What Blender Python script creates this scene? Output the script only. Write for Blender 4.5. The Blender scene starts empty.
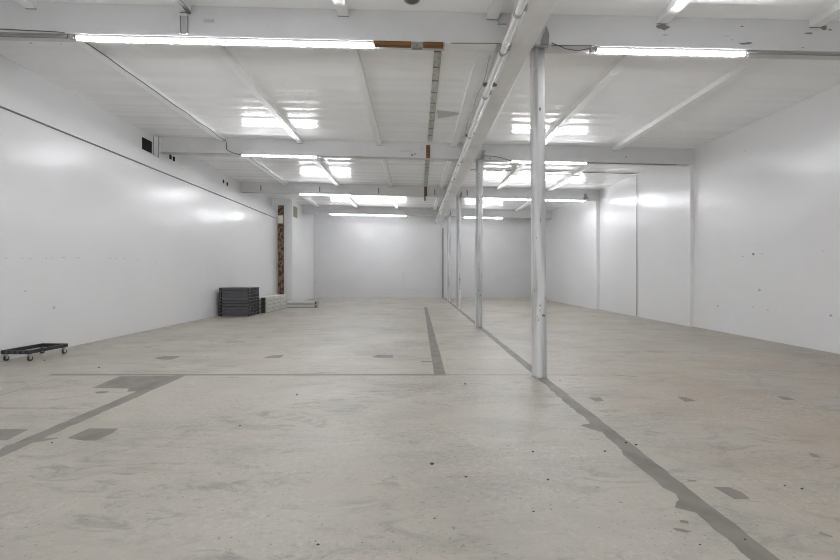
import bpy, bmesh, math, random
from mathutils import Vector, Matrix

S = bpy.context.scene
C = S.collection
# ------------------------------------------------------------------ camera
EYE = 1.457                 # lens height above the slab
FP = 455.0                  # focal length in pixels of the 840-wide frame
cam_d = bpy.data.cameras.new('camera')
cam_d.sensor_width = 36.0
cam_d.lens = FP / 840 * 36
cam_d.shift_x = 5 / 840
cam_d.shift_y = -5.5 / 840
cam_d.clip_end = 200
cam = bpy.data.objects.new('camera', cam_d)
C.objects.link(cam)
cam.location = (0, 0, EYE)
cam.rotation_euler = (math.pi / 2, 0, 0)
S.camera = cam
# ------------------------------------------------------------------ exposure, world
S.view_settings.view_transform = 'Standard'
S.view_settings.look = 'None'
S.view_settings.gamma = 1.0
S.view_settings.use_curve_mapping = False
S.view_settings.exposure = 2.44
S.cycles.max_bounces = 14
S.cycles.diffuse_bounces = 12
S.cycles.glossy_bounces = 5
S.cycles.sample_clamp_indirect = 6.0
S.cycles.filter_width = 1.0
W = bpy.data.worlds.new('world'); S.world = W
W.use_nodes = True
W.node_tree.nodes['Background'].inputs[0].default_value = (0.86, 0.93, 1.0, 1)
W.node_tree.nodes['Background'].inputs[1].default_value = 0.12
TUBE = 24.0                 # radiance of the LED lenses
FILL = 38.0                 # energy of each fill light added unseen behind the camera
for k, (x, w) in enumerate([(-4.0, 4.2), (3.6, 4.2)]):
    ld = bpy.data.lights.new('fill_light', 'AREA')
    ld.shape = 'RECTANGLE'; ld.size = w; ld.size_y = 3.4; ld.energy = FILL
    ld.color = (0.97, 0.985, 1.02)
    lo = bpy.data.objects.new('fill_light', ld); C.objects.link(lo)
    lo.location = (x, -3.45, 1.75)
    lo.rotation_euler = (math.radians(52), 0, 0)   # tilted down so the fill lands on the near floor

SL = 0.0236                 # the roof falls to the right
H0 = 3.68 + EYE             # ceiling height over X = 0
BB = 3.25 + EYE             # underside of the cross beams over X = 0
WX = -6.97                  # lower left wall
UX = -7.25                  # upper left wall
R1, R2, R3 = 7.79, 7.68, 7.53
YB = 27.86
Y0 = -3.3
rnd = random.Random(7)

def ceil(x): return H0 - SL * x
def fl(px, py):             # where a mark seen on the slab lies
    d = FP * EYE / (py - 274.5)
    return ((px - 415) / FP * d, d)

# ------------------------------------------------------------------ materials
def mat(name, col, rough=0.5, metal=0.0, spec=0.5, emit=None, bump=None, var=None):
    m = bpy.data.materials.new(name); m.use_nodes = True
    nt = m.node_tree; b = nt.nodes['Principled BSDF']
    b.inputs['Base Color'].default_value = (*col, 1)
    b.inputs['Roughness'].default_value = rough
    b.inputs['Metallic'].default_value = metal
    b.inputs['Specular IOR Level'].default_value = spec
    if emit:
        b.inputs['Emission Color'].default_value = (*emit[0], 1)
        b.inputs['Emission Strength'].default_value = emit[1]
    geo = nt.nodes.new('ShaderNodeNewGeometry')
    if var:                 # (scale xyz, detail, amount, dark colour)
        mp = nt.nodes.new('ShaderNodeMapping'); mp.inputs['Scale'].default_value = var[0]
        nt.links.new(geo.outputs['Position'], mp.inputs[0])
        n = nt.nodes.new('ShaderNodeTexNoise'); n.inputs['Scale'].default_value = 1
        n.inputs['Detail'].default_value = var[1]
        nt.links.new(mp.outputs[0], n.inputs[0])
        r = nt.nodes.new('ShaderNodeValToRGB')
        r.color_ramp.elements[0].position = var[2]; r.color_ramp.elements[0].color = (*var[4], 1)
        r.color_ramp.elements[1].position = var[3]; r.color_ramp.elements[1].color = (*col, 1)
        nt.links.new(n.outputs[0], r.inputs[0]); nt.links.new(r.outputs[0], b.inputs['Base Color'])
    if bump:                # list of (scale xyz, detail, distance)
        prev = None
        for sc, det, dist in bump:
            mp = nt.nodes.new('ShaderNodeMapping'); mp.inputs['Scale'].default_value = sc
            nt.links.new(geo.outputs['Position'], mp.inputs[0])
            n = nt.nodes.new('ShaderNodeTexNoise'); n.inputs['Scale'].default_value = 1
            n.inputs['Detail'].default_value = det
            nt.links.new(mp.outputs[0], n.inputs[0])
            bp = nt.nodes.new('ShaderNodeBump'); bp.inputs['Distance'].default_value = dist
            bp.inputs['Strength'].default_value = 1
            nt.links.new(n.outputs[0], bp.inputs['Height'])
            if prev: nt.links.new(prev.outputs[0], bp.inputs['Normal'])
            prev = bp
        nt.links.new(prev.outputs[0], b.inputs['Normal'])
    return m

WALLC = (0.755, 0.755, 0.758)
M = {}
M['wall'] = mat('white_wall_paint', WALLC, 0.25, spec=0.36,
                bump=[((0.9, 0.9, 0.9), 2, 0.018), ((5, 5, 5), 3, 0.0015)],
                var=((0.5, 0.5, 0.5), 4, 0.30, 0.62, (0.735, 0.735, 0.739)))
M['wall_upper'] = mat('shaded_wall_paint', (0.70, 0.70, 0.70), 0.35, spec=0.35, bump=[((0.9, 0.9, 0.9), 2, 0.01)])  # wall paint darkened as shade, sets off the lit band below
M['wall_back'] = mat('dimmed_back_wall_paint', (0.53, 0.53, 0.53), 0.35, spec=0.35, bump=[((0.9, 0.9, 0.9), 2, 0.01)], var=((0.4, 0.4, 0.6), 5, 0.35, 0.6, (0.50, 0.50, 0.50)))  # wall paint darkened to offset the glare of the last lamp row
M['wall_matte'] = mat('white_board', (0.77, 0.77, 0.765), 0.45, spec=0.3)
M['ceiling'] = mat('white_gloss_ceiling', (0.945, 0.95, 0.955), 0.16, spec=0.3,
                   bump=[((0.05, 2.3, 1), 1.0, 0.034), ((0.3, 0.5, 1), 1.0, 0.012)],
                   var=((0.4, 0.4, 0.4), 4, 0.30, 0.60, (0.93, 0.935, 0.94)))
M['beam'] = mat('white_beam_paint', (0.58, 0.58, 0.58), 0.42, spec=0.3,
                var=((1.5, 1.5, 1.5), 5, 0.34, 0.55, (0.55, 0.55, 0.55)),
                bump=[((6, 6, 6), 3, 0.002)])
M['joist'] = mat('white_joist_paint', (0.86, 0.86, 0.855), 0.3, spec=0.4,
                 bump=[((8, 2, 8), 3, 0.002)])
M['girder'] = mat('white_girder_paint', (0.86, 0.86, 0.85), 0.35, spec=0.4,
                  var=((2, 1, 2), 5, 0.34, 0.55, (0.74, 0.74, 0.73)),
                  bump=[((5, 1, 5), 3, 0.003)])
M['pipe'] = mat('white_pipe_paint', (0.82, 0.82, 0.80), 0.35)
M['scuff'] = mat('bare_scuff', (0.17, 0.17, 0.165), 0.7)
M['softscuff'] = mat('worn_paint', (0.42, 0.42, 0.41), 0.7)
M['greyconduit'] = mat('grey_conduit', (0.22, 0.22, 0.21), 0.5)
M['cable'] = mat('dark_cable', (0.10, 0.10, 0.10), 0.6)
M['greymetal'] = mat('galvanised_metal', (0.40, 0.40, 0.40), 0.45, metal=0.4)
M['black'] = mat('black_void', (0.008, 0.008, 0.008), 0.9)
M['gap'] = mat('shadow_gap_filler', (0.12, 0.12, 0.12), 0.8)
M['wood'] = mat('bare_brown_wood', (0.20, 0.085, 0.016), 0.6,
                var=((3, 30, 30), 4, 0.35, 0.65, (0.10, 0.04, 0.01)))
M['plaster'] = mat('bare_grey_plaster', (0.58, 0.58, 0.54), 0.8,
                   var=((30, 12, 30), 5, 0.36, 0.55, (0.38, 0.37, 0.34)))
M['brick'] = mat('exposed_rubble', (0.25, 0.15, 0.11), 0.9,
                 var=((9, 9, 5), 7, 0.42, 0.55, (0.05, 0.028, 0.02)))
M['ply'] = mat('bare_plywood', (0.30, 0.26, 0.20), 0.8)
M['cream'] = mat('cream_block', (0.72, 0.69, 0.60), 0.7)
M['lens'] = mat('led_lens', (0.9, 0.9, 0.9), 0.4, emit=((0.97, 0.985, 1.03), TUBE))
M['housing'] = mat('white_light_housing', (0.82, 0.82, 0.82), 0.4)
M['plastic'] = mat('black_plastic', (0.022, 0.022, 0.024), 0.42)
M['ribplastic'] = mat('charcoal_plastic', (0.07, 0.07, 0.074), 0.36)
M['steelgrey'] = mat('grey_coated_steel', (0.54, 0.54, 0.50), 0.5)
M['steeldark'] = mat('dark_hole', (0.03, 0.03, 0.028), 0.8)
M['steelside'] = mat('dull_grey_steel', (0.30, 0.30, 0.28), 0.55)
M['patch'] = mat('grey_concrete_filler', (0.22, 0.208, 0.18), 0.55, spec=0.35,
                 var=((5, 3, 3), 8, 0.34, 0.58, (0.16, 0.15, 0.128)))
M['patchline'] = mat('dark_concrete_joint', (0.22, 0.213, 0.195), 0.6)
M['speck'] = mat('black_speck', (0.04, 0.04, 0.035), 0.8)
M['tripatch'] = mat('unpainted_board', (0.50, 0.50, 0.49), 0.6)

def floor_mat():
    m = bpy.data.materials.new('worn_concrete_slab'); m.use_nodes = True
    nt = m.node_tree; L = nt.links; N = nt.nodes
    b = N['Principled BSDF']; b.inputs['Specular IOR Level'].default_value = 0.45
    geo = N.new('ShaderNodeNewGeometry')
    def noise(scale, det=5, rough=0.6, dist=0.0, off=(0, 0, 0)):
        mp = N.new('ShaderNodeMapping'); mp.inputs['Scale'].default_value = scale
        mp.inputs['Location'].default_value = off
        L.new(geo.outputs['Position'], mp.inputs[0])
        n = N.new('ShaderNodeTexNoise'); n.inputs['Scale'].default_value = 1
        n.inputs['Detail'].default_value = det; n.inputs['Roughness'].default_value = rough
        n.inputs['Distortion'].default_value = dist
        L.new(mp.outputs[0], n.inputs[0]); return n.outputs[0]
    def ramp(src, a, bb, ca=0.0, cb=1.0):
        r = N.new('ShaderNodeMapRange'); r.inputs['From Min'].default_value = a
        r.inputs['From Max'].default_value = bb; r.inputs['To Min'].default_value = ca
        r.inputs['To Max'].default_value = cb; r.clamp = True
        L.new(src, r.inputs['Value']); return r.outputs[0]
    def mix(fac, a, bcol):
        x = N.new('ShaderNodeMix'); x.data_type = 'RGBA'
        L.new(fac, x.inputs[0])
        if isinstance(a, tuple): x.inputs[6].default_value = (*a, 1)
        else: L.new(a, x.inputs[6])
        x.inputs[7].default_value = (*bcol, 1)
        return x.outputs[2]
    def mul(a, bb):
        x = N.new('ShaderNodeMath'); x.operation = 'MULTIPLY'
        L.new(a, x.inputs[0])
        if isinstance(bb, float): x.inputs[1].default_value = bb
        else: L.new(bb, x.inputs[1])
        return x.outputs[0]
    base = mix(ramp(noise((0.35, 0.35, 1), 4), 0.35, 0.65), (0.385, 0.361, 0.308), (0.44, 0.414, 0.357))
    # brown tone on the right-hand bay near the front, where the coating has worn
    sx = N.new('ShaderNodeSeparateXYZ'); L.new(geo.outputs['Position'], sx.inputs[0])
    rx = ramp(sx.outputs[0], 1.85, 3.6)
    ry = ramp(sx.outputs[1], 10.5, 5.0)
    br = mul(mul(rx, ry), ramp(noise((0.7, 0.9, 1), 6, off=(3, 1, 0)), 0.36, 0.58))
    base = mix(mul(br, 0.95), base, (0.37, 0.275, 0.195))
    rg = mul(rx, ramp(noise((0.5, 0.7, 1), 5, off=(8, 2, 0)), 0.38, 0.62, 0.15, 0.75))
    base = mix(rg, base, (0.375, 0.345, 0.29))
    # grey scuffs and wear, elongated across the room
    def wear(fine, zone, a, b_, z0, z1, k, col):
        nonlocal base
        w_ = mul(ramp(fine, a, b_), ramp(zone, z0, z1))
        base = mix(mul(w_, k), base, col)
    wear(noise((1.1, 2.6, 1), 9, 0.72, 0.5), noise((0.35, 0.45, 1), 3, off=(5, 0, 0)), 0.44, 0.66, 0.36, 0.60, 0.75, (0.27, 0.255, 0.225))
    wear(noise((2.2, 4.6, 1), 9, 0.72, 1.2, (3, 1, 0)), noise((0.6, 0.8, 1), 4, off=(1, 4, 0)), 0.51, 0.63, 0.42, 0.58, 0.8, (0.225, 0.212, 0.185))
    wear(noise((9, 14, 1), 8, 0.75, 0.6, (2, 7, 0)), noise((0.9, 0.9, 1), 3, off=(7, 4, 0)), 0.54, 0.68, 0.42, 0.56, 0.75, (0.25, 0.24, 0.22))
    wear(noise((30, 30, 1), 4, 0.7, 0.0, (2, 7, 0)), noise((1.4, 1.4, 1), 3, off=(2, 2, 0)), 0.60, 0.68, 0.42, 0.52, 0.9, (0.15, 0.14, 0.13))
    wear(noise((22, 22, 1), 5, 0.7, 0.0, (9, 7, 0)), noise((0.7, 0.9, 1), 3, off=(9, 2, 0)), 0.50, 0.66, 0.35, 0.6, 0.35, (0.60, 0.59, 0.56))
    L.new(base, b.inputs['Base Color'])
    L.new(ramp(noise((0.8, 0.8, 1), 5), 0.35, 0.65, 0.38, 0.55), b.inputs['Roughness'])
    bp = N.new('ShaderNodeBump'); bp.inputs['Distance'].default_value = 0.004
    bp.inputs['Strength'].default_value = 0.6
    L.new(noise((7, 7, 1), 6, 0.6), bp.inputs['Height'])
    L.new(bp.outputs[0], b.inputs['Normal'])
    return m
M['floor'] = floor_mat()

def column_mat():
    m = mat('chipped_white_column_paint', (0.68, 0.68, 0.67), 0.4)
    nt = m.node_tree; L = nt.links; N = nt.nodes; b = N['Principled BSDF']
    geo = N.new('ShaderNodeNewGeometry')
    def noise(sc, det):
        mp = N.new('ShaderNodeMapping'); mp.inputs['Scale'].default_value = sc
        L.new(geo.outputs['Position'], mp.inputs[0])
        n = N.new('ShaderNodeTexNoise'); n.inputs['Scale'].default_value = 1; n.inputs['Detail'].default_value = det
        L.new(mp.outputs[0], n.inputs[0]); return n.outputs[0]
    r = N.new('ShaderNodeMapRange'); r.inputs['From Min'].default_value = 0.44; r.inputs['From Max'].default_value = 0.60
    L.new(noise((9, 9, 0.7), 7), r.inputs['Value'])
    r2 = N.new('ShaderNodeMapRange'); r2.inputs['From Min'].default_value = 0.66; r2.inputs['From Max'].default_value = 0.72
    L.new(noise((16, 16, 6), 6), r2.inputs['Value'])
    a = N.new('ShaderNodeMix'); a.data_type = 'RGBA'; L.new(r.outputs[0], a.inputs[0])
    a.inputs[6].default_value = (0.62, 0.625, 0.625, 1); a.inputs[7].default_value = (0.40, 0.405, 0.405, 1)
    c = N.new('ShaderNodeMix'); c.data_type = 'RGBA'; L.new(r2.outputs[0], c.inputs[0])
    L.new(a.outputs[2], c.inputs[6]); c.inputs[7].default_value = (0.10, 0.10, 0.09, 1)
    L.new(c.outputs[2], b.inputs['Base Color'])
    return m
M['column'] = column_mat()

# ------------------------------------------------------------------ mesh helpers
class MB:
    def __init__(s): s.bm = bmesh.new(); s.mats = []
    def mi(s, m):
        if m is None: return 0
        if m not in s.mats: s.mats.append(m)
        return s.mats.index(m)
    def faces(s, pts, fs, m=None, smooth=False):
        vs = [s.bm.verts.new(p) for p in pts]
        i = s.mi(m)
        for f in fs:
            try:
                fc = s.bm.faces.new([vs[k] for k in f]); fc.material_index = i; fc.smooth = smooth
            except ValueError: pass
        return vs
    def box(s, x0, x1, y0, y1, z0, z1, m=None, slope=0.0):
        # slope: top and bottom both fall to +X
        P = [(x, y, (z0 if k == 0 else z1) - slope * x) for k in (0, 1) for y in (y0, y1) for x in (x0, x1)]
        s.faces(P, [(0, 2, 3, 1), (4, 5, 7, 6), (0, 1, 5, 4), (2, 6, 7, 3), (0, 4, 6, 2), (1, 3, 7, 5)], m)
        return s
    def prism(s, poly, z0, z1, m=None):
        n = len(poly)
        a = sum(poly[i][0] * poly[(i + 1) % n][1] - poly[(i + 1) % n][0] * poly[i][1] for i in range(n))
        if a < 0: poly = poly[::-1]
        P = [(x, y, z0) for x, y in poly] + [(x, y, z1) for x, y in poly]
        F = [tuple(range(n, 2 * n)), tuple(range(n))[::-1]] + [(i, (i + 1) % n, (i + 1) % n + n, i + n) for i in range(n)]
        s.faces(P, F, m); return s
    def tube(s, pts, r, m=None, n=10, caps=True):
        pts = [Vector(p) for p in pts]; rings = []
        rr = r if isinstance(r, (list, tuple)) else [r] * len(pts)
        i = s.mi(m); up = None
        for k, p in enumerate(pts):
            t = (pts[min(k + 1, len(pts) - 1)] - pts[max(k - 1, 0)]).normalized()
            if up is None:
                up = Vector((0, 0, 1)) if abs(t.z) < 0.9 else Vector((0, 1, 0))
            a = t.cross(up).normalized(); c = a.cross(t).normalized(); up = c
            rings.append([s.bm.verts.new(p + (a * math.cos(2 * math.pi * j / n) + c * math.sin(2 * math.pi * j / n)) * rr[k]) for j in range(n)])
        for A, B in zip(rings, rings[1:]):
            for j in range(n):
                f = s.bm.faces.new((A[j], A[(j + 1) % n], B[(j + 1) % n], B[j])); f.material_index = i; f.smooth = True
        if caps:
            for R, rev in ((rings[0], True), (rings[-1], False)):
                f = s.bm.faces.new(R[::-1] if rev else R); f.material_index = i
        return s
    def build(s, name, m=None, parent=None, bevel=0.0, loc=None):
        bmesh.ops.recalc_face_normals(s.bm, faces=s.bm.faces)
        me = bpy.data.meshes.new(name); s.bm.to_mesh(me); s.bm.free()
        if s.mats:
            for k in s.mats: me.materials.append(M[k])
        else: me.materials.append(M[m])
        o = bpy.data.objects.new(name, me); C.objects.link(o)
        if parent: o.parent = parent
        if loc: o.location = loc
        if bevel:
            b = o.modifiers.new('bevel', 'BEVEL'); b.width = bevel; b.segments = 2; b.limit_method = 'ANGLE'
        return o

def struct(o): o['kind'] = 'structure'; return o
def tag(o, label, cat, group=None):
    o['label'] = label; o['category'] = cat
    if group: o['group'] = group
    return o
def thing(name, label, cat, loc=(0, 0, 0), group=None):
    o = bpy.data.objects.new(name, None); C.objects.link(o); o.location = loc; o.empty_display_size = 0.1
    return tag(o, label, cat, group)
def copy_tree(o, parent=None):
    c = o.copy(); C.objects.link(c)
    if parent: c.parent = parent
    for ch in list(o.children): copy_tree(ch, c)
    return c

# ------------------------------------------------------------------ floor with its filler strips
f = MB()
f.box(-7.6, 8.1, Y0 - 0.2, YB + 0.3, -0.25, 0.0, 'floor')
def jag(pts, amp, step):
    out = []
    for (a, b) in zip(pts, pts[1:]):
        n = max(1, int(math.dist(a, b) / step))
        for i in range(n):
            t = i / n
            out.append((a[0] + (b[0] - a[0]) * t + rnd.uniform(-amp, amp), a[1] + (b[1] - a[1]) * t))
    out.append(pts[-1]); return out
def strip(xl0, xr0, ya, xl1, xr1, yb, ampl, ampr, m='patch', step=0.16, h=0.0015):
    L_ = jag([(xl0, ya), (xl1, yb)], ampl, step); R_ = jag([(xr0, ya), (xr1, yb)], ampr, step)
    n = min(len(L_), len(R_))
    for i in range(n - 1):
        f.faces([(*L_[i], h), (*R_[i], h), (*R_[i + 1], h), (*L_[i + 1], h)], [(0, 1, 2, 3)], m)
def patch(px, m='patch', h=0.0015):
    pts = [fl(*p) for p in px]
    f.faces([(x, y, h) for x, y in pts], [tuple(range(len(pts)))], m)
strip(1.715, 1.875, -0.5, 1.715, 1.85, 6.40, 0.016, 0.006, step=0.07)
strip(1.72, 1.86, 6.7, 1.77, 1.88, 27.7, 0.010, 0.008, step=0.4)
patch([(600, 432), (581, 426), (583, 424.5), (592, 424), (604, 428), (606, 431)], h=0.002)
patch([(683, 496), (676, 503), (675, 508), (684, 510), (700, 514), (704, 509)], h=0.002)
patch([(620, 446), (623, 455), (655, 480), (664, 489), (668, 488), (650, 468)], h=0.002)
strip(-3.46, -3.31, -0.5, -3.46, -3.30, 6.60, 0.010, 0.010, step=0.08)
patch([(5, 446), (30, 440), (58, 437.5), (57, 439), (32, 443), (5, 451)], 'patchline', h=0.002)
strip(0.277, 0.45, 6.62, 0.41, 0.54, 20.3, 0.004, 0.004, step=0.5)
f.faces([(x, y, 0.001) for x, y in ((-5.3, 6.56), (0.45, 6.56), (0.45, 6.66), (-5.3, 6.66))], [(0, 1, 2, 3)], 'patchline')
f.faces([(x, y, 0.0008) for x, y in ((0.45, 6.58), (1.66, 6.58), (1.66, 6.62), (0.45, 6.62))], [(0, 1, 2, 3)], 'patch')
f.faces([(x, y, 0.0008) for x, y in ((1.9, 6.58), (2.9, 6.585), (2.9, 6.60), (1.9, 6.62))], [(0, 1, 2, 3)], 'patch')
patch([(91.7, 388.3), (120, 376.2), (184, 376.0), (140, 391.5), (127, 391.8), (129, 388.6)], h=0.002)
patch([(66.7, 438.3), (89.3, 428.5), (118.3, 428.7), (113, 433), (96.7, 440.5), (84, 440.8)])
patch([(-40, 441), (-18, 429.2), (29, 429.3), (24, 432), (7, 440.3)])
patch([(153, 358.2), (165, 356.2), (181, 356.4), (172, 359.3), (161, 359.6)])
patch([(263, 357.8), (272, 355.5), (284, 355.2), (280, 357.8), (268, 358.3)])
patch([(372, 357), (377, 355), (393, 355), (393, 357.7), (380, 358)])
patch([(421, 361), (432, 361), (432.5, 362.3), (422, 362.5)])
patch([(588, 397.6), (600, 397.5), (604, 401), (596, 402)])
patch([(677, 396.8), (686, 397.5), (696, 401), (685, 402)])
patch([(713, 487), (729, 487.4), (741, 492), (750, 499), (735, 499.6), (727, 495)])
patch([(776, 396), (788, 397), (795, 400), (784, 400)])
patch([(808, 452.5), (815, 454), (822, 458), (812, 457)], 'patchline')
patch([(672, 528), (683, 529), (692, 532), (686, 533), (676, 531)])
patch([(679, 520), (688, 521), (689, 524), (681, 523)])
patch([(687, 479.6), (697, 480.5), (695, 482), (688, 481.5)], 'patchline')
patch([(94, 391.8), (109, 391.2), (107, 392.8), (97, 393.6)])
patch([(819, 531.5), (833, 536.5), (832, 538), (820, 534)], 'patchline')
for a, b, w in (((-30, 407.6), (88, 408.2), 0.6), ((-30, 404), (58, 378.5), 0.35), ((612, 374.5), (640, 377), 0.5)):
    patch([(a[0], a[1]), (b[0], b[1]), (b[0], b[1] + w * .5), (a[0], a[1] + w * 1.5)])
for px, py, s in ((432, 464, 2.0), (297, 302, 0), (465, 384, 1.0), (297, 395, 1.0), (434.5, 519, 1.0), (318, 545, 1.6), (533, 452, 1.2),
                  (533.5, 512, 1.1), (548, 480, 1.3), (466, 477, 1.4), (802, 489, 1.4), (605, 451.5, 1.2), (636, 445, 1.4), (626, 443, 1.3),
                  (44.5, 360.4, 0.9), (99, 367.5, 0.9), (52, 443, 1), (240, 426, 1), (560, 381, 0.7), (785, 486, 1), (700, 545, 1.1), (745, 540, 1.2)):
    if s:
        q = [(px + s * 1.2 * math.cos(a) , py + s * 0.7 * math.sin(a)) for a in [k * math.pi / 3 for k in range(6)]]
        patch(q, 'speck', 0.003)
struct(f.build('floor'))

# ------------------------------------------------------------------ ceiling, beams, joists
BEAMS = [(0.0, 0.25), (6.35, 6.60), (12.68, 12.93), (18.85, 19.10), (25.05, 25.30)]
c = MB(); c.box(-7.6, 8.1, Y0 - 0.2, YB + 0.3, H0, H0 + 0.3, 'ceiling', slope=SL)
def cquad(px, m):
    out = []
    for x, y in px:
        r = (x - 415) / FP; d = (H0 - 0.003 - EYE) / ((274.5 - y) / FP + SL * r)
        out.append((r * d, d, H0 - 0.003 - SL * r * d))
    c.faces(out, [tuple(range(len(out)))], m)
cquad([(437, 110), (450, 111.5), (463.5, 113.5), (450, 116.5), (438, 118.5)], 'tripatch')
struct(c.build('ceiling'))

for k, (ya, yb) in enumerate(BEAMS):
    b = MB(); b.box(UX, R1 if k < 3 else R2, ya, yb, BB, H0, 'beam', slope=SL)
    def mark(px, py, w, h, m='scuff', ragged=True):     # worn spot on the face towards the front
        X = (px - 415) / FP * ya; Z = EYE + (274.5 - py) / FP * ya
        n = 9; P = []
        for j in range(n):
            a = 2 * math.pi * j / n; q = rnd.uniform(0.45, 1.0) if ragged else 1
            P.append((X + w / FP * ya * 0.5 * math.cos(a) * q, ya - 0.002, Z + h / FP * ya * 0.5 * math.sin(a) * q))
        b.faces(P, [tuple(range(n))], m)
    if k == 1:
        for a in ((663, 27, 16, 8), (742, 26.5, 6, 2), (747, 43.5, 18, 3.2), (808, 33.5, 12, 2.6), (823, 27.5, 11, 6), (830, 30, 5, 2),
                  (665, 35, 8, 1.5), (732, 40, 4, 1.2), (803, 47.5, 3, 1.5), (31, 43, 6, 1.2), (61, 44, 3, 1.2)):
            mark(*a)
        for a in ((726, 36, 10, 1.5), (800, 19, 6, 3), (659, 41, 5, 1), (567, 14, 4, 1.2), (268, 25.5, 1, 5)):
            mark(*a, m='softscuff')
    if k == 2:
        for a in ((412, 155, 3, 3), (415, 154, 2, 3), (626, 157, 1.5, 3.5), (490, 158.5, 2.2, 2), (485, 151, 2, 2)):
            mark(*a)
        b.faces([( -7.0 + dx, ya - .002, z) for dx, z in ((-.012, EYE + 3.35), (.012, EYE + 3.35), (.012, EYE + 3.8), (-.012, EYE + 3.8))], [(0, 1, 2, 3)], 'softscuff') if k == 3 else None
        for a in ((405, 151, 20, 3), (422, 149, 4, 5)): mark(*a, m='tripatch')
    struct(b.build('ceiling_beam', bevel=0.008))
JX = [-5.35, -3.2, -1.0, 1.08, 3.45, 5.58]
ends = [(Y0, 0.0)] + [(BEAMS[i][1], BEAMS[i + 1][0]) for i in range(4)] + [(25.30, YB)]
for (ya, yb) in ends:
    for x in JX:
        b = MB(); b.box(x - 0.075, x + 0.075, ya, yb, H0 - 0.10, H0, 'joist', slope=SL)
        # thin dark seam at the far end where joist meets beam
        b.box(x - 0.08, x + 0.08, yb - 0.012, yb, H0 - 0.106, H0 - 0.10, 'scuff', slope=SL)
        struct(b.build('ceiling_joist'))
g = MB()
g.box(1.345, 1.66, Y0, YB, EYE + 3.19, H0 - 0.035, 'girder')
g.box(1.315, 1.345, Y0, YB, EYE + 3.42, EYE + 3.52, 'girder')
struct(g.build('ceiling_girder', bevel=0.01))

# ------------------------------------------------------------------ walls
w = MB()
YS = 23.0                                   # where the far stretch of left wall steps in
w.box(WX - 0.5, WX, Y0, YS, 0, 4.262, 'wall')
w.box(WX - 0.5, WX - 0.03, Y0, YS, 4.262, 4.285, 'gap')
w.box(WX - 0.5, WX + 0.03, Y0, YS, 4.285, 4.62, 'wall')
hy0, hy1, hz0, hz1 = 12.08, 12.56, 4.79, 5.12
top = 5.6
w.box(UX - 0.3, UX, Y0, hy0, 4.62, top, 'wall_upper')
w.box(UX - 0.3, UX, hy1, YS, 4.62, top, 'wall_upper')
w.box(UX - 0.3, UX, hy0, hy1, 4.62, hz0, 'wall_upper')
w.box(UX - 0.3, UX, hy0, hy1, hz1, top, 'wall_upper')
w.box(UX - 0.6, UX - 0.012, hy0 + .001, hy1 - .001, hz0 + .001, hz1 - .001, 'black')
def lw(px, py, s, sh=0.6, m='scuff'):       # small marks on the lower left wall
    d = -FP * WX / (415 - px); z = EYE + (274.5 - py) / FP * d
    a = s / FP * d
    w.faces([(WX + 0.002, d - a * 2, z - a * sh), (WX + 0.002, d + a * 2, z - a * sh), (WX + 0.002, d + a * 1.4, z + a * sh), (WX + 0.002, d - a, z + a * sh)], [(0, 1, 2, 3)], m)
for px, py in ((6, 258), (22, 258), (30, 258.5), (62, 257.5), (64, 257), (76, 258), (79, 257.7), (110, 258.2), (116, 258.6), (124, 258.3), (138, 259),
               (46, 258), (52, 258), (155, 261.5)):
    lw(px, py, 0.5, 0.9, 'softscuff')
for px, py, s in ((54, 307.5, 0.8), (37, 339, 0.7), (25, 291, 0.5)): lw(px, py, s, 1.4, 'softscuff')
struct(w.build('wall_left'))

w = MB()
FX = -6.2
w.box(FX - 1.1, FX, YS + 0.3, YB + 0.3, 0, top, 'wall_upper')
w.box(FX - 0.2, FX, YS, YS + 0.3, 0, top, 'wall_upper')
w.box(WX - 0.6, FX - 0.2, YS + 0.14, YS + 0.3, 0, top, 'wall')
struct(w.build('wall_left_far'))
# opened-up end of the wall: rubble behind the missing board, and the cream block across it
e = MB(); e.box(WX + 0.04, WX + 0.31, YS + 0.02, YS + 0.12, 0, EYE + 3.5, 'brick')
tag(e.build('exposed_masonry'), 'tall brown slot of exposed rubble masonry where the left wall is cut open', 'masonry')
e = MB(); e.box(WX + 0.035, WX + 0.31, YS - 0.03, YS + 0.01, EYE + 2.58, EYE + 2.98, 'cream')
tag(e.build('cream_block'), 'cream block bridging the brown masonry slot high on the left wall', 'block')
e = MB(); e.box(FX - .0, FX + 0.02, 22.5 + .7, 23.9, EYE + 2.95, EYE + 3.5, 'ply')
tag(e.build('plywood_patch'), 'small brown plywood patch high on the wall just past the masonry slot', 'panel')
t = thing('wall_stud', 'narrow white upright with dark edges beside the black opening under the ceiling', 'upright', (UX, 12.64, 4.62))
e = MB(); e.box(0, 0.16, -0.03, 0.04, 0, 0.66, 'wall_matte'); e.build('upright_board', None, t)
e = MB(); e.box(-0.005, 0.012, -0.045, -0.03, 0, 0.66, 'greyconduit'); e.box(0.145, 0.16, -0.045, -0.03, 0, 0.66, 'greyconduit'); e.build('edge_strip', None, t)

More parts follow.
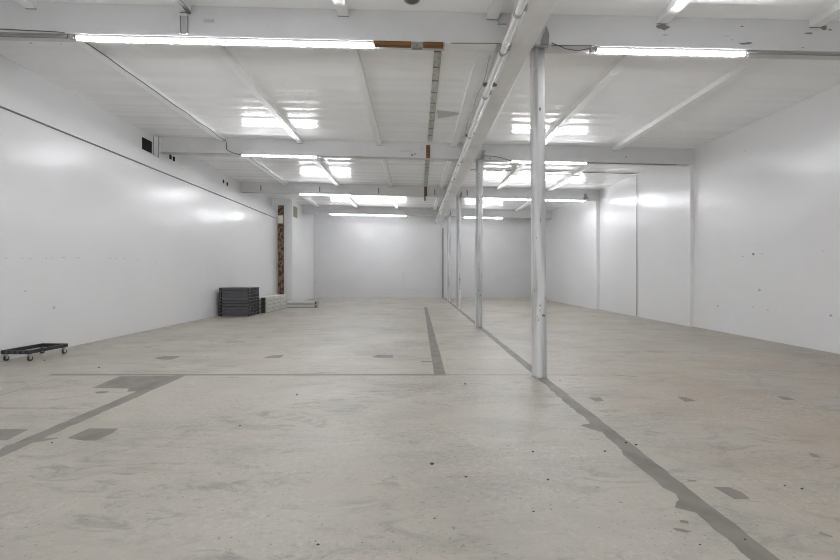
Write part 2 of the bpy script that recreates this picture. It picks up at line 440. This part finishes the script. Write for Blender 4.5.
w = MB(); w.box(FX - 0.3, R3 + 0.3, YB, YB + 0.3, 0, top, 'wall_back'); struct(w.build('wall_back'))
w = MB()
w.box(R1, R1 + 0.4, Y0, 12.70, 0, top, 'wall')
def rw(px, py, s, m='softscuff'):
    d = FP * R1 / (px - 415); z = EYE + (274.5 - py) / FP * d; a = s / FP * d
    w.faces([(R1 - 0.002, d + a * 1.6 * math.cos(q) * rnd.uniform(.6, 1), z + a * math.sin(q) * rnd.uniform(.6, 1)) for q in [k * math.pi / 4 for k in range(8)]], [tuple(range(8))], m)
for px, py, s, m_ in ((753.5, 254, 1.5, 'scuff'), (743, 256.5, 0.8, 'softscuff'), (762, 254, 0.8, 'softscuff'), (759.5, 290, 1.6, 'softscuff'), (718, 306, 1.2, 'softscuff'),
                      (753, 307, 0.8, 'softscuff'), (768, 310, 0.9, 'softscuff'), (831, 315.5, 1.5, 'softscuff'), (823, 251, 0.8, 'softscuff'), (745, 151, 0.8, 'softscuff')): rw(px, py, s, m_)
struct(w.build('wall_right'))
w = MB()
w.box(R2, R2 + 0.6, 12.70, 18.9, 0, top, 'wall')
struct(w.build('wall_right_middle'))
w = MB(); w.box(R3, R3 + 0.7, 18.9, YB + 0.3, 0, top, 'wall'); struct(w.build('wall_right_far'))
# unseen wall behind the camera, two openings added for the fill lights
w = MB()
for x0, x1, z0, z1 in ((-7.6, -6.1, 0, top), (-1.9, 1.5, 0, top), (5.7, 8.2, 0, top), (-6.1, -1.9, 3.5, top), (1.5, 5.7, 3.5, top)):
    w.box(x0, x1, Y0 - 0.2, Y0, z0, z1, 'wall')
struct(w.build('wall_front'))
# low board panelling
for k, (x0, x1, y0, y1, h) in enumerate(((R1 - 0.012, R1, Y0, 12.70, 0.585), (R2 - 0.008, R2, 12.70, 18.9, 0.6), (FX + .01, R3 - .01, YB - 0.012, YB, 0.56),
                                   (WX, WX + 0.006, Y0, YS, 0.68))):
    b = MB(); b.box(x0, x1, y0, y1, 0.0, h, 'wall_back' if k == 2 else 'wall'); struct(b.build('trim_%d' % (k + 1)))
# marks and seams of the far wall
b = MB()
for px, py, ww, hh in ((403, 278, 0.7, 12), (343, 298, 1.5, 1.5), (320, 298, 1, 1), (315, 282.5, 3, 0.8)):
    d = YB - 0.014; X = (px - 415) / FP * d; Z = EYE + (274.5 - py) / FP * d
    if Z < 0.03: Z = 0.03
    b.box(X - ww / 2 * .06, X + ww / 2 * .06, d - 0.004, d, Z - min(hh / 2 * .06, Z - .01), Z + hh / 2 * .06, 'softscuff')
struct(b.build('trim_5'))
b = MB(); b.box(-4.6, 1.6, YB - 0.02, YB - 0.012, 0.545, 0.56, 'softscuff'); struct(b.build('trim_6'))

# ------------------------------------------------------------------ columns
def column(name_label, x, y, lean=0.0, seed=1, r=0.112):
    rr = random.Random(seed)
    t = thing('steel_column', name_label, 'column', (x, y, 0), 'white columns down the centre line')
    ztop = BB - SL * x - 0.003
    n = 40; m = MB(); rings = []; turn = math.radians(-67)
    zs = [0, 0.02, 0.3, 0.8, 1.6, 2.6, 3.6, 4.2, ztop]
    for z in zs:
        ring = []
        for j in range(n):                       # rounded square section, turned about its axis
            a = 2 * math.pi * j / n
            q = 0.084 / (abs(math.cos(a)) ** 5 + abs(math.sin(a)) ** 5) ** 0.2
            ring.append(m.bm.verts.new((lean * z / ztop + q * math.cos(a + turn), q * math.sin(a + turn), z)))
        rings.append(ring)
    for A, B in zip(rings, rings[1:]):
        for j in range(n):
            fc = m.bm.faces.new((A[j], A[(j + 1) % n], B[(j + 1) % n], B[j])); fc.smooth = True
    m.bm.faces.new(rings[-1]); m.bm.faces.new(rings[0][::-1]); m.mi('column')
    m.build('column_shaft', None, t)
    m = MB(); m.box(lean - 0.05, lean + 0.12, -0.165, -r + 0.02, ztop - 0.02, ztop - 0.002, 'greymetal')
    m.faces([(lean + 0.0, -0.20, ztop - 0.01), (lean + 0.11, -0.20, ztop - 0.01), (lean + 0.12, -0.20, ztop + 0.12), (lean + 0.08, -0.20, ztop + 0.24),
             (lean + 0.0, -0.16, ztop - 0.01), (lean + 0.11, -0.16, ztop - 0.01), (lean + 0.12, -0.16, ztop + 0.12), (lean + 0.08, -0.16, ztop + 0.24)],
            [(0, 1, 2, 3), (7, 6, 5, 4), (0, 4, 5, 1), (1, 5, 6, 2), (2, 6, 7, 3), (3, 7, 4, 0)], 'greyconduit')
    m.build('bracket', None, t)
    for z, a in ((1.02, -1.75), (0.88, -1.2)):
        m = MB(); m.tube([(0.0 + (.06) * math.cos(a), (.06) * math.sin(a), z), ((r + .006) * math.cos(a), (r + .006) * math.sin(a), z)], 0.014, 'scuff', 8)
        m.build('bolt', None, t)
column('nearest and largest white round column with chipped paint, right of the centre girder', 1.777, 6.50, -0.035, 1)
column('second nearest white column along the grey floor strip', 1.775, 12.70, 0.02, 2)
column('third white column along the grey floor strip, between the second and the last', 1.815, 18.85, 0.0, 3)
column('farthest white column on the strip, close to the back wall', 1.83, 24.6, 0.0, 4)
t = tag(MB().box(1.66, 1.745, YB - 0.06, YB - 0.012, 0, EYE + 2.82, 'greyconduit').build('wall_channel'),
        'dark grey upright metal channel on the back wall under the girder end', 'channel')

# ------------------------------------------------------------------ strip lights
def make_light():
    t = thing('strip_light', '', 'strip light', (0, 0, 0), 'LED strip lights under the cross beams')
    m = MB(); m.box(-1.05, 1.05, -0.036, 0.036, -0.020, 0.0, 'housing'); m.build('housing', None, t, bevel=0.004)
    m = MB(); L2 = 1.035; prof = [(0.020 * math.sin(a), -0.040 + 0.020 * math.cos(a)) for a in [math.radians(50 + k * 260 / 12) for k in range(13)]]
    n = len(prof); P = [(-L2, y, z) for y, z in prof] + [(L2, y, z) for y, z in prof]
    m.faces(P, [(i, i + 1, i + 1 + n, i + n) for i in range(n - 1)] + [tuple(range(n))[::-1], tuple(range(n, 2 * n))], 'lens', True)
    m.build('lens', None, t)
    for s in (-1, 1):
        m = MB(); m.box(min(s * 1.035, s * 1.05), max(s * 1.035, s * 1.05), -0.022, 0.022, -0.061, -0.0201, 'housing'); m.build('end_cap', None, t)
    return t
proto = make_light()
lights = [
    (-3.715, 6.41, 'left half of the long lit strip light at top left, nearest row'),
    (-1.61, 6.41, 'right half of the long lit strip light at top left, ending at the brown wood'),
    (3.60, 6.41, 'lit strip light at top right, right of the nearest column'),
    (-3.785, 12.71, 'single lit strip light in the second row, left of the centre girder'),
    (3.74, 12.71, 'single lit strip light in the second row, seen behind and right of the nearest column'),
    (-3.73, 18.88, 'single lit strip light in the third row, left of the centre girder'),
    (3.86, 18.88, 'left one of the two end-to-end strip lights in the third row, right of the girder'),
    (5.965, 18.88, 'right one of the two end-to-end strip lights in the third row, nearest the right wall'),
    (-3.64, 25.08, 'left half of the farthest left strip light, before the back wall'),
    (-1.54, 25.08, 'right half of the farthest left strip light, before the back wall'),
    (3.775, 25.08, 'farthest strip light right of the girder, between second and nearest columns'),
]
for i, (x, y, lab) in enumerate(lights):
    o = proto if i == 0 else copy_tree(proto)
    o.location = (x, y, BB - SL * x - 0.0015); o.rotation_euler = (0, math.atan(SL), 0); o['label'] = lab
# junction boxes at the ends of two lights
for (x, y, lab) in ((2.50, 6.41, 'small grey cable box at the left end of the top right strip light'),
                    (-4.82, 6.41, 'small grey cable box at the left end of the top left strip light')):
    m = MB(); m.box(-0.035, 0.03, -0.03, 0.03, -0.05, 0.0, 'greymetal')
    tag(m.build('cable_box', None, bevel=0.006, loc=(x, y, BB - SL * x - 0.001)), lab, 'box')

# conduits
def pipe(name, pts, r, m, label, cat, n=8):
    return tag(MB().tube(pts, r, m, n).build(name), label, cat)
def bz(x, off=0.03): return BB - SL * x - off
pipe('conduit', [(-7.22, 6.38, bz(-7.2, .032)), (-4.88, 6.38, bz(-4.88, .032))], 0.024, 'greyconduit', 'grey conduit under the nearest beam left of the top left strip light', 'conduit')
pipe('conduit', [(-7.22, 6.365, bz(-7.2, -.045)), (-6.3, 6.345, bz(-6.3, -.05)), (-5.0, 6.335, bz(-5, -.012)), (-4.88, 6.335, bz(-4.9, 0.0))], 0.007, 'cable', 'thin sagging grey cable above the conduit at far top left', 'cable')
pipe('conduit', [(4.66, 6.38, bz(4.66, .03)), (7.78, 6.38, bz(7.78, .03))], 0.017, 'greyconduit', 'grey conduit under the nearest beam right of the top right strip light', 'conduit')
pipe('conduit', [(4.81, 12.7, bz(4.81, .02)), (7.3, 12.7, bz(7.3, .02))], 0.011, 'greyconduit', 'grey conduit from the second row right light to the right wall', 'conduit')
pipe('conduit', [(-2.70, 12.7, bz(-2.7, .02)), (-0.9, 12.7, bz(-.9, .02))], 0.010, 'softscuff', 'faint grey conduit right of the second row left light', 'conduit')
yc = 15.7
pts = [(1.9, yc, ceil(1.9) - .02)]
for jx in (3.45, 5.58):
    a, b_ = jx - .14, jx + .10
    pts += [(a, yc, ceil(a) - .02), (a, yc, ceil(a) - .13), (b_, yc, ceil(b_) - .13), (b_, yc, ceil(b_) - .02)]
pts += [(7.62, yc, ceil(7.62) - .02), (7.655, yc, ceil(7.62) - .04), (7.655, yc, 0.02)]
pipe('conduit', pts, 0.013, 'steelside', 'grey conduit crossing the right ceiling and running down the right wall to the floor', 'conduit')
pipe('cable', [(1.90, 6.33, bz(1.9, -.02) ), (2.1, 6.33, bz(2.1, .06)), (2.27, 6.33, bz(2.27, .085)), (2.42, 6.33, bz(2.4, .05)), (2.50, 6.345, bz(2.5, .0))], 0.006, 'cable',
     'thin sagging cable between nearest column and top right strip light', 'cable', 6)
pipe('cable', [(1.90, 6.34, bz(1.9, .012)), (2.46, 6.34, bz(2.46, -.002))], 0.005, 'cable', 'thin straight cable along the beam between nearest column and top right light', 'cable', 6)
pipe('cable', [(1.90, 12.65, bz(1.9, -.10)), (2.2, 12.65, bz(2.2, -.09)), (2.45, 12.65, bz(2.4, -.04)), (2.66, 12.68, bz(2.6, .015))], 0.010, 'cable', 'thin cable arching from second column to the second row right light', 'cable', 6)
pipe('cable', [(-5.262, y, ceil(-5.26) - .09 + .012 * math.sin(y * 5)) for y in [6.62 + k * 0.55 for k in range(12)]], 0.008, 'cable',
     'thin dark cable running along the left ceiling joist in the first bay', 'cable', 6)
pipe('cable', [(-5.24, 12.64, ceil(-5.2) - .12), (-5.24, 12.655, bz(-5.2, -.10)), (-5.18, 12.655, bz(-5.2, -.06)), (-5.05, 12.655, bz(-5.05, -.01)), (-4.86, 12.70, bz(-4.86, .03))], 0.010, 'cable',
     'short dark cable dropping to the second row left strip light', 'cable', 6)
pipe('cable', [(-5.262, y, ceil(-5.26) - .09 + .014 * math.sin(y * 4)) for y in [12.97 + k * 0.58 for k in range(11)]], 0.009, 'softscuff',
     'thin cable running along the left ceiling joist in the second bay', 'cable', 6)
pipe('cable', [(0.5, 6.34, bz(0.5, .015)), (1.19, 6.34, bz(1.19, .0))], 0.005, 'cable', 'thin cable along the nearest beam right of the brown wood', 'cable', 6)

# ceiling conduit and bracket at top left
pipe('conduit', [(-3.10, 5.3, ceil(-3.1) - .125), (-3.13, 6.30, ceil(-3.1) - .125)], 0.028, 'greyconduit', 'dark grey conduit on a ceiling joist above the top left strip light', 'conduit')
t = thing('hanger_bracket', 'grey metal bracket on the beam face above the top left strip light', 'bracket', (-3.215, 6.35, bz(-3.2, 0)))
MB().box(-0.045, 0.05, -0.022, 0, 0.02, 0.27, 'greymetal').build('back_plate', None, t)
MB().box(-0.05, -0.04, -0.04, -0.022, 0.02, 0.27, 'greymetal').box(0.045, 0.055, -0.04, -0.022, 0.02, 0.27, 'greymetal').build('side_flange', None, t)
m = MB(); X = (209 - 415) / FP * 6.35
m.box(X - 0.07, X + 0.07, 6.335, 6.35, EYE + 3.52, EYE + 3.56, 'softscuff')
tag(m.build('name_plate'), 'small grey plate on the face of the nearest beam, above the long light', 'plate')
# round ceiling fitting at the top edge
t = thing('smoke_detector', 'round dark-rimmed fitting on the ceiling at the top edge, left of the pipe', 'detector', (-0.04, 6.05, ceil(0)))
MB().tube([(0, 0, 0), (0, 0, -0.03)], 0.11, 'greymetal', 24).build('base', None, t)
MB().tube([(0, 0, -0.03), (0, 0, -0.05)], [0.085, 0.06], 'gap', 24).build('grille', None, t)

# ------------------------------------------------------------------ big painted pipe beside the girder
PX, PZ = 1.235, EYE + 3.13
t = thing('painted_pipe', 'long white pipe with clamps running beside the centre girder', 'pipe', (PX, 0, PZ))
MB().tube([(0, y, 0.004 * math.sin(y)) for y in [Y0 + .01 + k * 1.0 for k in range(31)]] + [(0.0, YB - .005, 0)], 0.045, 'pipe', 16).build('pipe_body', None, t)
for y in (5.02, 5.45, 6.40, 8.0, 10.3, 12.9, 15.2, 17.6, 20.0, 22.4, 24.8):
    m = MB(); m.tube([(0, y - 0.03, 0), (0, y + 0.03, 0)], 0.054, 'softscuff' if y < 6 else 'greymetal', 16)
    m.box(0.03, 0.108, y - 0.015, y + 0.015, 0.03, 0.10, 'greymetal')
    m.build('clamp', None, t)
for y in (6.1, 9.2, 14.0):
    m = MB(); m.tube([(0, y - 0.06, 0), (0, y + 0.06, 0)], 0.052, 'pipe', 16); m.build('coupling', None, t)
pipe('cable', [(1.155 + 0.018 * math.sin(y * 4.3), y, EYE + 3.30 + .02 * math.sin(y * 2.9)) for y in [6.9 + k * .2 for k in range(26)]], 0.007, 'softscuff', 'wavy thin cable on the joist left of the long white pipe', 'cable', 6)
for k, (px, py, d, lab) in enumerate(((485.5, 84.5, 7.9, 'small dark clip left of the white pipe, nearer one on the joist'), (494.5, 84.5, 7.65, 'small dark clip right of the white pipe on the girder'),
                       (467, 135.5, 11.6, 'small dark clip left of the white pipe, farther one near the second beam'))):
    X = (px - 415) / FP * d; Z = EYE + (274.5 - py) / FP * d
    m = MB(); m.box(-0.04, 0.04, -0.03, 0.03, -0.025, 0.025, 'gap')
    tag(m.build('pipe_clip', None, loc=(X, d, Z), bevel=0.005), lab, 'clip')
# end-of-joist bracket near the pipe
m = MB(); m.box(1.155, 1.168, 6.33, 6.35, ceil(1.1) - .16, ceil(1.1) - 0.0, 'softscuff'); m.box(1.155, 1.27, 6.33, 6.35, ceil(1.1) - .17, ceil(1.1) - .157, 'softscuff')
tag(m.build('joist_hanger'), 'thin grey L-shaped hanger on the beam just left of the white pipe', 'bracket')

# ------------------------------------------------------------------ exposed strip in the ceiling and its brown battens
def lathstrip(ya, yb, xa, xb, wd, step, lab):
    t = thing('exposed_ceiling_strip', lab, 'ceiling strip', (0, ya, 0), 'bare grey strips in the ceiling')
    n = int((yb - ya) / step)
    m = MB()
    m.faces([(xa - wd / 2, 0, ceil(xa) - .012), (xa + wd / 2, 0, ceil(xa) - .012), (xb + wd / 2, yb - ya, ceil(xb) - .012), (xb - wd / 2, yb - ya, ceil(xb) - .012),
             (xa - wd / 2, 0, ceil(xa)), (xa + wd / 2, 0, ceil(xa)), (xb + wd / 2, yb - ya, ceil(xb)), (xb - wd / 2, yb - ya, ceil(xb))],
            [(0, 1, 2, 3), (7, 6, 5, 4), (0, 4, 5, 1), (1, 5, 6, 2), (2, 6, 7, 3), (3, 7, 4, 0)], 'plaster')
    m.build('plaster_band', None, t)
    for k in range(n + 1):
        y = k * step; x = xa + (xb - xa) * k * step / (yb - ya)
        m = MB(); m.box(x - wd / 2, x + wd / 2, y, y + 0.035, ceil(x) - .018, ceil(x) - .012, 'scuff' if k else 'wood'); m.build('cross_lath', None, t)
    m = MB()
    m.faces([(xa + wd / 2, 0, ceil(xa) - .02), (xa + wd / 2 + .014, 0, ceil(xa) - .02), (xb + wd / 2 + .014, yb - ya, ceil(xb) - .02), (xb + wd / 2, yb - ya, ceil(xb) - .02)], [(0, 1, 2, 3)], 'softscuff')
    m.build('edge_bead', None, t)
lathstrip(6.60 + .85, 12.45, 0.37, 0.40, 0.115, 0.56, 'bare grey laddered strip in the ceiling of the first bay, the longest one')
lathstrip(12.95 + .1, 18.7, 0.37, 0.44, 0.13, 0.5, 'bare grey laddered strip in the ceiling of the second bay')
m = MB(); m.box(-0.055, 0.055, -0.02, 0.0, -0.0, 0.36, 'wood')
tag(m.build('wood_batten', None, loc=(0.365, 12.68, BB - SL * .37 + .0)), 'brown upright wood batten on the face of the second beam', 'batten', 'bare brown battens')
m = MB(); m.box(-0.06, 0.06, -0.02, 0.0, -0.0, 0.40, 'wood')
tag(m.build('wood_batten', None, loc=(0.44, 18.85, BB - SL * .4)), 'brown upright wood batten on the face of the third beam', 'batten', 'bare brown battens')
m = MB(); m.box(-0.04, 0.04, -0.03, 0.0, -0.18, -0.002, 'greyconduit')
tag(m.build('hanging_strap', None, loc=(0.41, 18.88, BB - SL * .4)), 'small dark strap hanging below the brown batten of the third beam', 'strap')
m = MB(); m.box(-0.26, 0.26, -0.03, 0.05, -0.055, -0.002, 'wood')
o = tag(m.build('wood_batten', None, loc=(-0.315, 6.37, BB + SL * .3)), 'brown wood batten at the right end of the long top left light', 'batten', 'bare brown battens'); o.rotation_euler[1] = math.atan(SL)
m = MB(); m.box(-0.14, 0.14, -0.03, 0.05, -0.055, -0.002, 'wood')
o = tag(m.build('wood_batten', None, loc=(0.255, 6.37, BB - SL * .25)), 'short brown wood batten under the nearest beam above the bare ceiling strip', 'batten', 'bare brown battens'); o.rotation_euler[1] = math.atan(SL)
m = MB(); m.box(-0.075, 0.075, -0.02, 0.03, -0.070, -0.050, 'greyconduit'); m.box(-0.01, 0.01, 0.0, 0.02, -0.05, -0.002, 'greyconduit')
tag(m.build('metal_clip', None, loc=(0.03, 6.41, BB)), 'blue-grey metal clip between the two brown battens on the nearest beam', 'clip')
m = MB(); m.box(0.42, 1.14, 6.352, 6.56, BB - .014, BB - .0015, 'wall_matte', slope=SL)
tag(m.build('soffit_board'), 'white board under the nearest beam between the brown wood and the pipe', 'board')
# tie plates on the third beam
for k, (px, lab) in enumerate(((260.8, 'dark tie plate on the third beam, first from the left wall'), (319.7, 'dark tie plate on the third beam, second from the left wall'),
                         (378.6, 'dark tie plate on the third beam, left of the brown batten'), (434.8, 'dark tie plate on the third beam, right of the brown batten'),
                         (467.2, 'dark tie plate on the third beam, right of the girder'))):
    X = (px - 415) / FP * 18.83
    m = MB(); m.box(-0.019, 0.019, -0.015, 0, 0.0, 0.22, 'gap')
    tag(m.build('tie_plate', None, loc=(X, 18.848, BB - SL * X + .07)), lab, 'plate', 'tie plates on the third beam')
# pairs of anchors on the upper left wall
for k, (px, py, lab) in enumerate(((170.5, 157, 'left'), (174, 159, 'right'), (223.5, 181.5, 'left'), (227.3, 184, 'right'))):
    d = -FP * (UX + .01) / (415 - px); Z = EYE + (274.5 - py) / FP * d
    m = MB(); m.box(0, 0.02, -0.045, 0.045, -0.065, 0.065, 'black')
    tag(m.build('wall_anchor', None, loc=(UX, d, Z)), lab + ' one of the dark anchor pair high on the left wall, ' + ('nearer pair' if k < 2 else 'farther pair'), 'anchor', 'dark anchors on the upper left wall')
# small fixture high on the right wall
t = thing('wall_sounder', 'small dark fitting high near the far right corner, beside the third row light', 'alarm', (7.05, 18.82, EYE + 3.14))
MB().box(-0.03, 0.03, -0.03, 0.03, 0.05, 0.2, 'greyconduit').build('stem', None, t)
MB().tube([(0, 0, 0.08), (0, 0, -0.02)], [0.06, 0.11], 'greyconduit', 12).build('hood', None, t)

# ------------------------------------------------------------------ black open-frame dolly by the left wall
def box_rot(m, cx, cy, lx, ly, z0, z1, mm): m.box(cx - lx / 2, cx + lx / 2, cy - ly / 2, cy + ly / 2, z0, z1, mm)
t = thing('furniture_dolly', 'low black open-frame dolly on casters beside the left wall', 'dolly', (-6.68, 8.02, 0))
t.rotation_euler[2] = math.radians(-3)
LX, LY = 0.50, 0.80
z0, z1 = 0.122, 0.185
m = MB()
for s in (-1, 1):
    m.box(min(s * LX / 2, s * (LX / 2 - .035)), max(s * LX / 2, s * (LX / 2 - .035)), -LY / 2, LY / 2, z0, z1, 'plastic')
    m.box(-LX / 2 + .035, LX / 2 - .035, min(s * LY / 2, s * (LY / 2 - .035)), max(s * LY / 2, s * (LY / 2 - .035)), z0, z1, 'plastic')
m.build('frame', None, t, bevel=0.005)
for s in (-1, 1):
    for u in (-0.15, -0.05, 0.05, 0.15):
        m = MB(); m.box(u - .02, u + .02, min(s * (LY / 2), s * (LY / 2 + .006)), max(s * (LY / 2), s * (LY / 2 + .006)), z0 + .012, z1 - .012, 'ribplastic'); m.build('rib', None, t)
for sx in (-1, 1):
    for sy in (-1, 1):
        m = MB()
        m.box(min(sx * (LX / 2 - .10), sx * (LX / 2 - .035)), max(sx * (LX / 2 - .10), sx * (LX / 2 - .035)), min(sy * (LY / 2 - .10), sy * (LY / 2 - .035)), max(sy * (LY / 2 - .10), sy * (LY / 2 - .035)), z0, z0 + .015, 'plastic')
        m.build('corner_plate', None, t)
for sx in (-1, 1):
    for sy in (-1, 1):
        cx, cy = sx * (LX / 2 - .04), sy * (LY / 2 - .05)
        m = MB()
        m.box(cx - .024, cx - .018, cy - .022, cy + .022, .03, z0, 'greymetal'); m.box(cx + .018, cx + .024, cy - .022, cy + .022, .03, z0, 'greymetal')
        m.box(cx - .024, cx + .024, cy - .024, cy + .024, z0 - .012, z0, 'greymetal')
        fk = m.build('caster', None, t); fk['label'] = 'metal caster fork'
        m = MB(); m.tube([(cx - .015, cy + .01, .042), (cx + .015, cy + .01, .042)], 0.0415, 'plastic', 20); m.build('wheel', None, fk)

# ------------------------------------------------------------------ black stack
SXA, SXB, SYA, SYB = -6.83, -5.76, 15.85, 16.85
N_ = 9; hh = 1.0 / N_
def make_platform():
    t = thing('plastic_platform', '', 'platform', (0, 0, 0), 'stacked black plastic platforms')
    m = MB(); w_, d_ = (SXB - SXA) / 2, (SYB - SYA) / 2
    m.box(-w_, w_, -d_, d_, hh - 0.03, hh - .002, 'ribplastic'); m.build('deck', None, t, bevel=0.004)
    m = MB(); m.box(-w_ + .10, w_ - .012, -d_ + .012, -d_ + .035, 0.010, hh - .03, 'ribplastic'); m.build('front_skirt', None, t)
    m = MB()
    m.box(w_ - .03, w_ - .015, -d_ + .02, d_ - .02, 0.02, hh - .03, 'plastic')
    for k in range(7):
        y = -d_ + .06 + k * (2 * d_ - .12) / 6
        m.box(w_ - .015, w_ - .003, y - .012, y + .012, 0.0, hh - .03, 'plastic')
    m.build('side_skirt', None, t)
    m = MB(); m.box(-w_ + .02, w_ - .02, d_ - .035, d_ - .02, 0.0, hh - .03, 'plastic'); m.box(-w_ + .012, -w_ + .03, -d_ + .02, d_ - .02, 0.0, hh - .03, 'plastic'); m.build('rear_skirt', None, t)
    for sx in (-1, 1):
        m = MB(); m.box(min(sx * (w_ - .003), sx * (w_ - .07)), max(sx * (w_ - .003), sx * (w_ - .07)), -d_ + .003, -d_ + .05, 0, hh - .03, 'plastic'); m.build('corner_post', None, t)
    return t
pp = make_platform()
ordn = ['bottom one', 'second from the bottom', 'third from the bottom', 'fourth from the bottom', 'middle one', 'fourth from the top', 'third from the top', 'second from the top', 'topmost one']
for k in range(N_):
    o = pp if k == 0 else copy_tree(pp)
    o.location = ((SXA + SXB) / 2 + (0.0 if k % 3 else 0.006), (SYA + SYB) / 2 - (0.01 if k in (2, 6) else 0), k * hh)
    o['label'] = 'black plastic platform in the stack by the left wall, ' + ordn[k]

# ------------------------------------------------------------------ grey perforated beams next to it
GL, GH, GW = 2.75, 0.148, 0.42
def make_gbeam():
    t = thing('perforated_beam', '', 'beam', (0, 0, 0), 'stacked grey perforated beams')
    m = MB(); m.box(-GW, 0, 0.12, GL, 0.012, GH, 'steelgrey'); m.box(-GW + .02, -.012, 0.13, GL - .01, 0.0, 0.012, 'steeldark'); m.build('web', None, t, bevel=0.004)
    m = MB(); m.box(-GW, -0.16, 0.0, 0.12, 0.02, 0.05, 'steelside'); m.box(-GW, -0.16, 0.0, 0.12, 0.085, 0.115, 'steelgrey')
    m.box(-0.15, -0.02, 0.02, 0.12, 0.004, GH - .004, 'steeldark'); m.build('end_bracket', None, t)
    for y in (0.2, 1.0, 1.78, 2.62):
        for z in (0.08,):
            m = MB(); m.tube([(0.0, y, z), (0.004, y, z)], 0.026, 'steeldark', 8); m.build('hole', None, t)
    return t
gp = make_gbeam()
names = ['bottom', 'second from the bottom', 'second from the top', 'top']
for k in range(4):
    o = gp if k == 0 else copy_tree(gp)
    o.location = (-5.62, 17.05, k * GH); o.rotation_euler[2] = math.radians(-1.2)
    o['label'] = 'grey perforated beam in the pile behind the black stack, ' + names[k]

# two long rails lying across
for k, lab in ((0, 'lower of the two long grey rails lying on the floor right of the grey pile'), (1, 'upper of the two long grey rails lying on the floor right of the grey pile')):
    t = thing('steel_rail', lab, 'rail', (-5.56, 19.8, k * 0.145), 'grey rails on the floor')
    MB().box(0, 1.20, 0.03, 0.38, 0.0, 0.05, 'steelside').box(0, 1.20, 0, 0.41, 0.05, 0.14, 'steelgrey').build('rail_body', None, t, bevel=0.004)
    MB().box(1.20, 1.29, -0.03, 0.43, 0.0, 0.144, 'steelside').box(1.22, 1.27, -0.036, -0.03, 0.04, 0.11, 'steeldark').build('end_plate', None, t)
